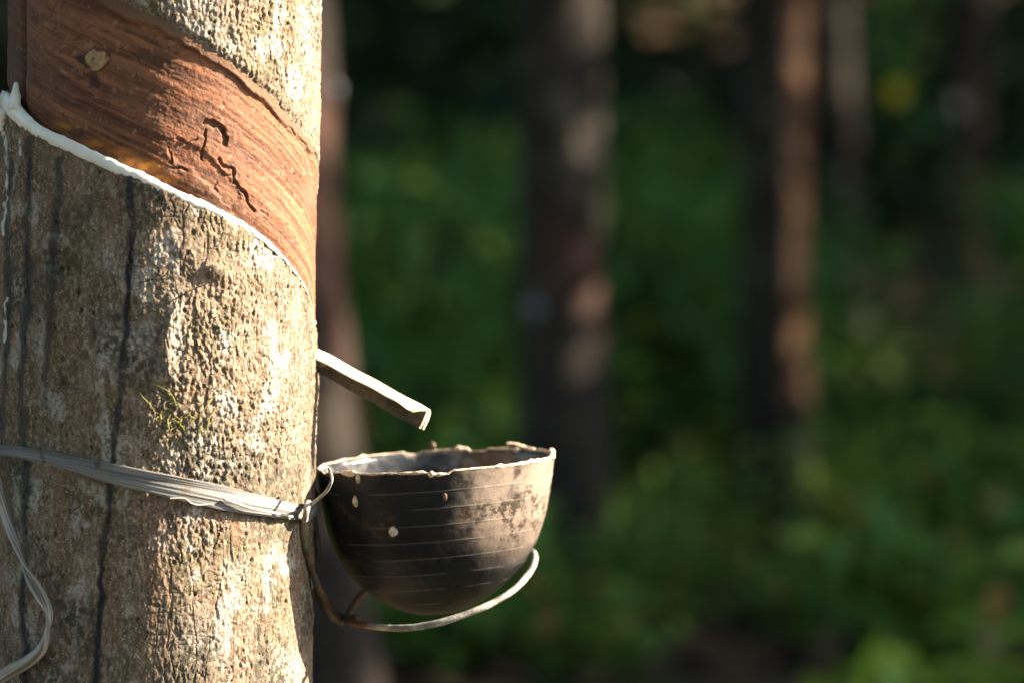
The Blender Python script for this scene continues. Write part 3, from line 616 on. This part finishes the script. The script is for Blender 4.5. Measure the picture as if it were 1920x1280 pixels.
stem3 = [at(590, 1088, CY0 + 0.006), at(600, 1128, CY0 + 0.008), at(620, 1155, CY0 + 0.004), at(640, 1166, CC[1])]
tube(smoothpath(stem3, 40), np.linspace(4.5, 6, 40) * pxm, "twisted_wire", RUST, hold, bump=0.4)
cur = [at(577, 948, CY0 - 0.04), at(594, 936, CY0 - 0.05), at(612, 920, CY0 - 0.06), at(622, 898, CY0 - 0.062), at(617, 878, CY0 - 0.055)]
tube(smoothpath(cur, 40), np.linspace(3.4, 3.0, 40) * pxm, "thin_tie_wire", GWIRE, hold, bump=0.2, attrs={"rusty": np.zeros(40 * 12)})

# ------------------------------------------------------------------ strap round the trunk
SP_ = [(2, 841, 9), (45, 846, 11), (95, 856, 12), (145, 869, 14), (190, 881, 17), (240, 893, 19), (285, 903, 20), (330, 913, 21), (380, 924, 22), (420, 933, 22), (465, 943, 20), (510, 952, 17), (548, 959, 14), (568, 963, 12)]
tz = np.array([(surf(a, b)[1], surf(a, b)[0][2], h_) for a, b, h_ in SP_])
nS = 420; tt = np.linspace(tz[0, 0], tz[-1, 0], nS); sz = np.interp(tt, tz[:, 0], tz[:, 1]); sh_ = np.interp(tt, tz[:, 0], tz[:, 2])
nb = 120; tb = np.linspace(tz[-1, 0], tz[0, 0] + 2 * math.pi, nb + 2)[1:-1]; zb_ = np.linspace(sz[-1], sz[0], nb + 2)[1:-1]; hb = np.linspace(sh_[-1], sh_[0], nb + 2)[1:-1]
tt = np.concatenate([tt, tb]); sz = np.concatenate([sz, zb_]); sh_ = np.concatenate([sh_, hb]); n_ = len(tt)
sh_ = sh_ * (1 + 0.10 * (fbm(np.arange(n_) / 18.0, np.zeros(n_), 4, 3) - 0.5))
Kp = 36; kx = np.linspace(-1, 1, Kp)
I_, J_ = np.meshgrid(np.arange(n_), kx, indexing='ij')
pl = fbm(I_ / 110.0, J_ * 3.2 + I_ / 120.0, 5, 3, 0.6); pleat = 0.0011 * (pl - 0.5) + 0.0004 * (vn(I_ / 200.0, J_ * 14, 6) - 0.5)
outer = 0.0034 + pleat; innr = outer - 0.0009
rS = trad(sz)[:, None]
def band(off):
    Zs = sz[:, None] + (J_ * sh_[:, None]) * pxm * -1
    return np.stack([cxz(Zs) + (rS + off) * np.sin(tt)[:, None], CY0 - (rS + off) * np.cos(tt)[:, None], Zs], -1)
ring_ = np.concatenate([band(outer), band(innr)[:, ::-1]], 1); kR = ring_.shape[1]
Fb = gridfaces(n_, kR, True); i_ = np.arange(kR); Fb = np.concatenate([Fb, np.stack([(n_ - 1) * kR + i_, (n_ - 1) * kR + (i_ + 1) % kR, (i_ + 1) % kR, i_], -1)])
fib = np.concatenate([0.85 * pl + 0.2 * (vn(I_ / 60.0, J_ * 12, 8) - .3)] * 2, 1)
pxs, pys = proj(ring_); stn = np.maximum(0.8 * sstep(1.0, 0.3, np.hypot((pxs - 183) / 9, (pys - 870) / 10)), sstep(6, 1, np.abs(pxs - 78 - 0.3 * (pys - 850))) * 0.6) * (ring_[..., 1] < CY0)
strap = thing("tree_strap", "flat weathered grey plastic strap bound across the sharp trunk below the cut", "strap", (float(cxz(sz[0])), CY0, float(sz[0])))
mesh("band", ring_.reshape(-1, 3), Fb, STRAP, strap, {"fibre": fib.ravel(), "stain": stn.ravel()})
fr_ = np.array([surf(a, b, o_)[0] for a, b, o_ in ((318, 934, .004), (345, 934, .005), (358, 942, .007), (375, 946, .006), (400, 944, .007))])
tube(smoothpath(fr_, 40), 1.6 * pxm, "loose_fibre", RIBBON, strap, k=6, attrs={"fibre": np.ones(240)})
fr_ = np.array([surf(a, b, o_)[0] for a, b, o_ in ((420, 935, .005), (470, 952, .006), (520, 962, .006), (548, 968, .005))])
tube(smoothpath(fr_, 40), 2.4 * pxm, "loose_fibre", RIBBON, strap, k=6, attrs={"fibre": np.ones(240)})
# knot of strap and wire at the right end
kn_ = []
for s_ in np.linspace(0, 3.2 * math.pi, 90):
    p, t = surf(570 + 4 * math.sin(s_ * 0.7), 958 + 17 * math.cos(s_), 0.004 + 0.004 * math.sin(s_)); kn_.append(p + np.array([0.0008 * s_ / 3, 0, 0]))
tube(np.array(kn_), (4.5 + 2 * vn(np.arange(90) / 6.0, np.zeros(90), 2)) * pxm, "knot", RIBBON, strap, k=8, ref=(0.2, 1, 0.3), attrs={"fibre": vn(np.repeat(np.arange(90), 8) / 3.0, np.tile(np.arange(8), 90) * 1.0, 5)})

# ------------------------------------------------------------------ the loose twisted ribbon at the lower left
RB = [(-22, 860, 10, 0.2), (-6, 905, 10, 0.3), (8, 948, 11, 0.4), (22, 988, 11, 0.7), (35, 1022, 9, 1.2), (48, 1056, 8, 1.9), (62, 1085, 11, 2.6), (76, 1112, 11, 3.0), (86, 1140, 9, 3.7), (88, 1166, 7, 4.5), (82, 1192, 9, 5.4), (74, 1218, 11, 6.0), (52, 1240, 12, 6.3), (20, 1259, 13, 6.4), (-20, 1283, 14, 6.5), (-60, 1310, 14, 6.5)]
sm = smoothpath(RB, 260); P = np.array([at(a, b, surf(max(a, 14), b, 0.008)[0][1]) for a, b, _, _ in sm])
Tt = np.gradient(P, axis=0); Tt /= np.linalg.norm(Tt, axis=1)[:, None]; vw = np.array([0, 1.0, 0]); S_ = np.cross(Tt, vw); S_ /= np.linalg.norm(S_, axis=1)[:, None]; N_ = np.cross(S_, Tt)
ca, sa = np.cos(sm[:, 3])[:, None], np.sin(sm[:, 3])[:, None]; A = S_ * ca + N_ * sa; B = -S_ * sa + N_ * ca
Kk = 14; kx = np.linspace(-1, 1, Kk); hw = (sm[:, 2] * 0.95 * pxm)[:, None]
cur_ = 0.0020 * (kx[None] ** 2) + 0.0006 * (vn(np.arange(260)[:, None] / 60.0, kx[None] * 3, 4) - 0.5)
pr = np.concatenate([np.stack([kx[None] * hw, cur_ + 0.0004], -1), np.stack([kx[None, ::-1] * hw, cur_[:, ::-1] - 0.0004], -1)], 1)
o = sweep(P, A, B, pr, "loose_ribbon", RIBBON, None, {"fibre": np.concatenate([vn(np.arange(260)[:, None] / 40.0, np.tile(kx, (260, 1)) * 5 + 3, 7)] * 2, 1).ravel()})
tag(o, "loose pale twisted plastic ribbon hanging in front of the bark at the lower left", "ribbon")

# ------------------------------------------------------------------ moss strands and dry rootlets on the bark
def strands(name, label, cat, lists, rad, m, off=0.002):
    Vs, Fs, o_ = [], [], 0
    for pts in lists:
        c_ = np.array([surf(a, b, off + 0.0015 * math.sin(i * 1.7))[0] for i, (a, b) in enumerate(pts)]); P = smoothpath(c_, 26); A, B = frames(P); c6 = circ(6)
        rr_ = rad * pxm * np.linspace(1, 0.5, 26) * (1 + 1.3 * (vn(np.arange(26) / 1.3, np.zeros(26), len(pts)) - 0.5)); v = P[:, None] + rr_[:, None, None] * (c6[None, :, :1] * A[:, None] + c6[None, :, 1:] * B[:, None])
        Vs.append(v.reshape(-1, 3)); Fs.append(gridfaces(26, 6, True) + o_); o_ += 156
    return tag(mesh(name, np.concatenate(Vs), np.concatenate(Fs), m), label, cat)
rm = np.random.RandomState(33); ML = []
for x_, y_ in [(300, 792), (336, 795), (366, 784), (318, 812), (345, 806), (288, 770), (380, 815), (330, 760)]:
    for q_ in range(2 if y_ > 780 else 1):
        a_ = rm.normal(0, 0.8); l_ = 12 + 46 * rm.rand() ** 2; ML.append([(x_, y_), (x_ + l_ * .3 * math.sin(a_) + rm.normal(0, 4), y_ - l_ * .35), (x_ + l_ * .6 * math.sin(a_) + rm.normal(0, 4), y_ - l_ * .7), (x_ + l_ * math.sin(a_) + rm.normal(0, 4), y_ - l_)])
strands("moss_tuft", "few thin yellow-green moss strands on the sharp trunk above the strap", "moss", ML, 1.2, MOSS, 0.0025)
strands("rootlet", "thin dark branching rootlets clinging to the bark below the latex line", "rootlet",
        [[(262, 530), (290, 524), (308, 518), (330, 520)], [(290, 524), (300, 508), (296, 498)], [(308, 518), (318, 504), (312, 494)], [(330, 560), (350, 550), (366, 540), (390, 532)], [(250, 498), (268, 500)], [(390, 520), (394, 500), (391, 480)], [(352, 549), (356, 560), (348, 568)]], 1.3, ROOT, 0.0015)

# ------------------------------------------------------------------ undergrowth
rs = np.random.RandomState(12)
def shrub_mesh(seed, n=420, h=1.0, rx=0.45, size=0.13, m=LEAF, stems=7):
    r = np.random.RandomState(seed); tips = []; Vs, Fs, o_ = [], [], 0
    for j in range(stems):
        a = r.rand() * 6.28; e = np.array([math.cos(a) * rx * r.rand(), math.sin(a) * rx * r.rand(), h * (0.55 + 0.45 * r.rand())])
        P = smoothpath([np.zeros(3), e * [0.3, 0.3, 0.45], e * [0.7, 0.7, 0.8], e], 10); A, B = frames(P); c6 = circ(5); rad = np.linspace(0.010, 0.003, 10)
        Vs.append((P[:, None] + rad[:, None, None] * (c6[None, :, :1] * A[:, None] + c6[None, :, 1:] * B[:, None])).reshape(-1, 3)); Fs.append(gridfaces(10, 5, True) + o_); o_ += 50; tips.append(P)
    P = np.concatenate([t[2:] for t in tips]); q = P[r.randint(0, len(P), n)] + r.normal(size=(n, 3)) * [0.16 * rx * 2, 0.16 * rx * 2, 0.10 * h]; q[:, 2] = np.abs(q[:, 2])
    return (np.concatenate(Vs), np.concatenate(Fs)), q
PROTO = {}
def shrub(kind, label, px, py, Y, scale=1.0, rot=0.0, sink=0.0):
    x = float(at(px, py, Y)[0]); z = gz1(x, Y)
    root = thing("shrub" if kind < 3 else "leafy_plant", label, "shrub" if kind < 3 else "plant", (x, Y, z), "undergrowth plants among the trunks")
    if kind not in PROTO:
        spec = [dict(seed=1, n=1100, h=1.0, rx=0.55, size=0.09), dict(seed=2, n=1300, h=1.3, rx=0.6, size=0.10), dict(seed=3, n=900, h=0.8, rx=0.55, size=0.09), dict(seed=4, n=450, h=0.45, rx=0.4, size=0.09, m=LEAF2), dict(seed=5, n=300, h=0.35, rx=0.35, size=0.11, m=LEAF2)][kind]
        m = spec.pop("m", LEAF); (sv, sf), q = shrub_mesh(**spec, m=m)
        a = mesh("stems", sv, sf, ROOT); b = leaves(q, spec["size"], 70 + kind, "leaves", m, None, 0.25); a.parent = root; b.parent = root; PROTO[kind] = (a, b)
    else:
        for s in PROTO[kind]:
            d = s.copy(); COL.objects.link(d); d.parent = root
    root.scale = (scale,) * 3; root.rotation_euler = (0, 0, rot); return root
SH = [(0, "dim green shrub just right of the leaning reddish trunk, above the spout", 740, 900, 8.2, 1.0), (0, "bushy shrub between the spout tip and the thick blurred trunk", 860, 860, 8.9, 1.05),
      (2, "low shrub directly behind the rim of the black cup", 800, 960, 7.6, 0.8), (1, "tall dim shrub left of the thick blurred trunk, in the gloom", 900, 760, 11.0, 0.8),
      (0, "green shrub in the gap just right of the thick blurred trunk", 1215, 860, 8.8, 1.0), (2, "rounded shrub in the gap just left of the sun-patched trunk", 1320, 850, 9.2, 1.1),
      (1, "tall shrub in the middle of the gap between the two thick blurred trunks", 1265, 760, 11.5, 0.85), (3, "low bright plant at the foot of the thick blurred trunk, left side", 900, 1120, 6.1, 0.45),
      (3, "low bright plant at the foot of the thick blurred trunk, right side", 1235, 1120, 6.2, 0.5), (4, "broad-leaved low plant under the wire loop of the cup", 850, 1235, 5.6, 0.9),
      (4, "broad-leaved low plant in the lower middle of the ground, nearest to the viewer", 1130, 1250, 5.5, 0.5), (3, "low plant at the left foot of the sun-patched trunk", 1295, 1010, 7.3, 0.45),
      (3, "low plant at the right foot of the sun-patched trunk", 1640, 1010, 7.3, 0.6), (2, "green shrub right of the foot of the sun-patched trunk", 1660, 880, 8.6, 0.5),
      (0, "lush bright shrub reaching the picture's right edge", 1875, 880, 8.4, 0.62), (1, "tall leafy shrub in front of the distant far-right trunk", 1985, 800, 10.2, 0.7),
      (4, "broad-leaved low plant in the lower right corner of the ground", 1700, 1230, 5.7, 0.8), (3, "low dim plant on the right ground below the lush bright shrub", 1800, 1080, 6.8, 0.9),
      (3, "low plant midway between the feet of the two thick blurred trunks", 1215, 1050, 6.8, 0.4), (4, "low dark plant left of the wire loop, behind the sharp trunk's foot", 760, 1150, 6.3, 0.9), (4, "low plant in the lower right ground, left of the corner plant", 1480, 1160, 6.1, 0.35)]
for i, (kd, lb, px, py, Y, s_) in enumerate(SH): shrub(kd, lb, px, py, Y, s_, i * 1.3)
for i, (x_, y_, s_, lb) in enumerate(((2.4, 4.9, 0.7, "nearer of the unseen shrubs added beyond the right edge for shade"), (2.7, 6.55, 2.0, "farther of the unseen shrubs added beyond the right edge for shade"))):
    r_ = shrub(1, lb, 960, 900, 8.0, s_, 2.0 + i); r_.location = (x_, y_, gz1(x_, y_))  # unseen shrubs, added to shade the trunks and the ground
# thin sapling with one yellow leaf, hanging in the gloom at the upper right
sx = at(1712, 700, 9.6); sroot = thing("sapling", "thin sapling with a single yellow leaf in the gloom at the upper right", "sapling", (sx[0], 9.6, gz1(sx[0], 9.6)))
P = smoothpath([np.array([sx[0], 9.6, gz1(sx[0], 9.6)]), at(1718, 500, 9.6), at(1700, 280, 9.6), at(1686, 120, 9.58), at(1690, -60, 9.6)], 30)
tube(P, np.linspace(0.012, 0.004, 30), "stem", BARK2, sroot, k=8)
q = P[rs.randint(17, 30, 90)] + rs.normal(size=(90, 3)) * [0.05, 0.05, 0.06]; leaves(q, 0.09, 171, "leaves", LEAF, sroot, 0.5)
k = M("yellow_leaf", 0.5, 0.3); k.col((0.62, 0.46, 0.02)); lf = at(1682, 150, 9.5)
u_ = np.linspace(0, 1, 9); wv = 0.030 * np.sin(np.pi * u_ ** 0.8); g = np.stack([lf[0] + np.array([-1, 0, 1])[None] * wv[:, None], lf[1] - 0.02 * np.abs(np.array([-1, 0, 1]))[None] * np.ones((9, 1)), lf[2] - 0.085 * u_[:, None] * np.ones((1, 3))], -1)
mesh("yellow_leaf", g.reshape(-1, 3), gridfaces(9, 3), k.m, sroot)
# ground herbs as one mass
n = 16000; gx = rs.rand(n) * 9 - 3.6; gy = 4.2 + 11 * rs.rand(n) ** 1.2; keep = (vn(gx * 1.1, gy * 1.1, 91) > 0.24) & ~((gx > 1.3 + 0.6 * vn(gx, gy, 7)) & (gy > 9.3)); gx, gy = gx[keep], gy[keep]
o = leaves(np.stack([gx, gy, gz(gx, gy) + 0.08 * rs.rand(len(gx))], -1), 0.09, 92, "ground_herbs", LEAF2, None, -0.35, 0.4 + 0.4 * vn(gx * 0.9, gy * 0.9, 93)); tag(o, "low green herbs covering the plantation floor", "ground cover", kind="stuff")
k = M("leaf_litter", 0.9, 0.2); k.col(k.mix(k.attr("tint"), (0.05, 0.03, 0.018), (0.13, 0.08, 0.045))); LIT = k.m
n = 6000; gx = rs.rand(n) * 10 - 3; gy = 4.2 + 12 * rs.rand(n)
o = leaves(np.stack([gx, gy, gz(gx, gy) + 0.02], -1), 0.12, 94, "leaf_litter", LIT, None, 0.0); tag(o, "brown fallen leaves scattered on the plantation floor", "leaf litter", kind="stuff")
# far wood, and a rising bank added behind it to block the sky
hx, hy = np.linspace(-60, 60, 60), np.linspace(24, 60, 24); HX, HY = np.meshgrid(hx, hy)
o = mesh("sky_block_bank", np.stack([HX, HY, gz(HX, HY) - 0.3 + 0.62 * (HY - 24) + 2.0 * (vn(HX * 0.2, HY * 0.2, 98) - 0.5) * sstep(24, 30, HY)], -1).reshape(-1, 3), gridfaces(24, 60), GROUND); tag(o, kind="structure"); o["label"] = "dark rising bank added behind the plantation to block the sky"
n = 60000; fx = rs.rand(n) * 30 - 12; fy = 17 + 10 * rs.rand(n); fz = 8.5 * rs.rand(n) ** 1.15
keep = fbm(fx * 0.8, fz * 0.8 + fy * 0.3, 95, 3) > 0.36; fx, fy, fz = fx[keep], fy[keep], fz[keep]
o = leaves(np.stack([fx, fy, gz(fx, fy) + fz], -1), 0.38, 96, "far_wood", LEAFD, None, 0.3); tag(o, "dark far wood closing off the plantation", "wood", kind="stuff")
n = 30000; fx = rs.rand(n) * 34 - 18; fy = -18 + 44 * rs.rand(n); fz = 8.5 * rs.rand(n)  # unseen leaf mass, added to block low sky behind and left of the camera
keep = ((fx < -9) | ((fy < -9) & (fx < 9))) & (fy < 20); fx, fy, fz = fx[keep], fy[keep], fz[keep]
o = leaves(np.stack([fx, fy, gz(fx, fy) + fz], -1), 0.5, 97, "sky_block_wood", LEAFD, None, 0.3); tag(o, "unseen dark wood added on the near and left sides to block the sky", "wood", kind="stuff")
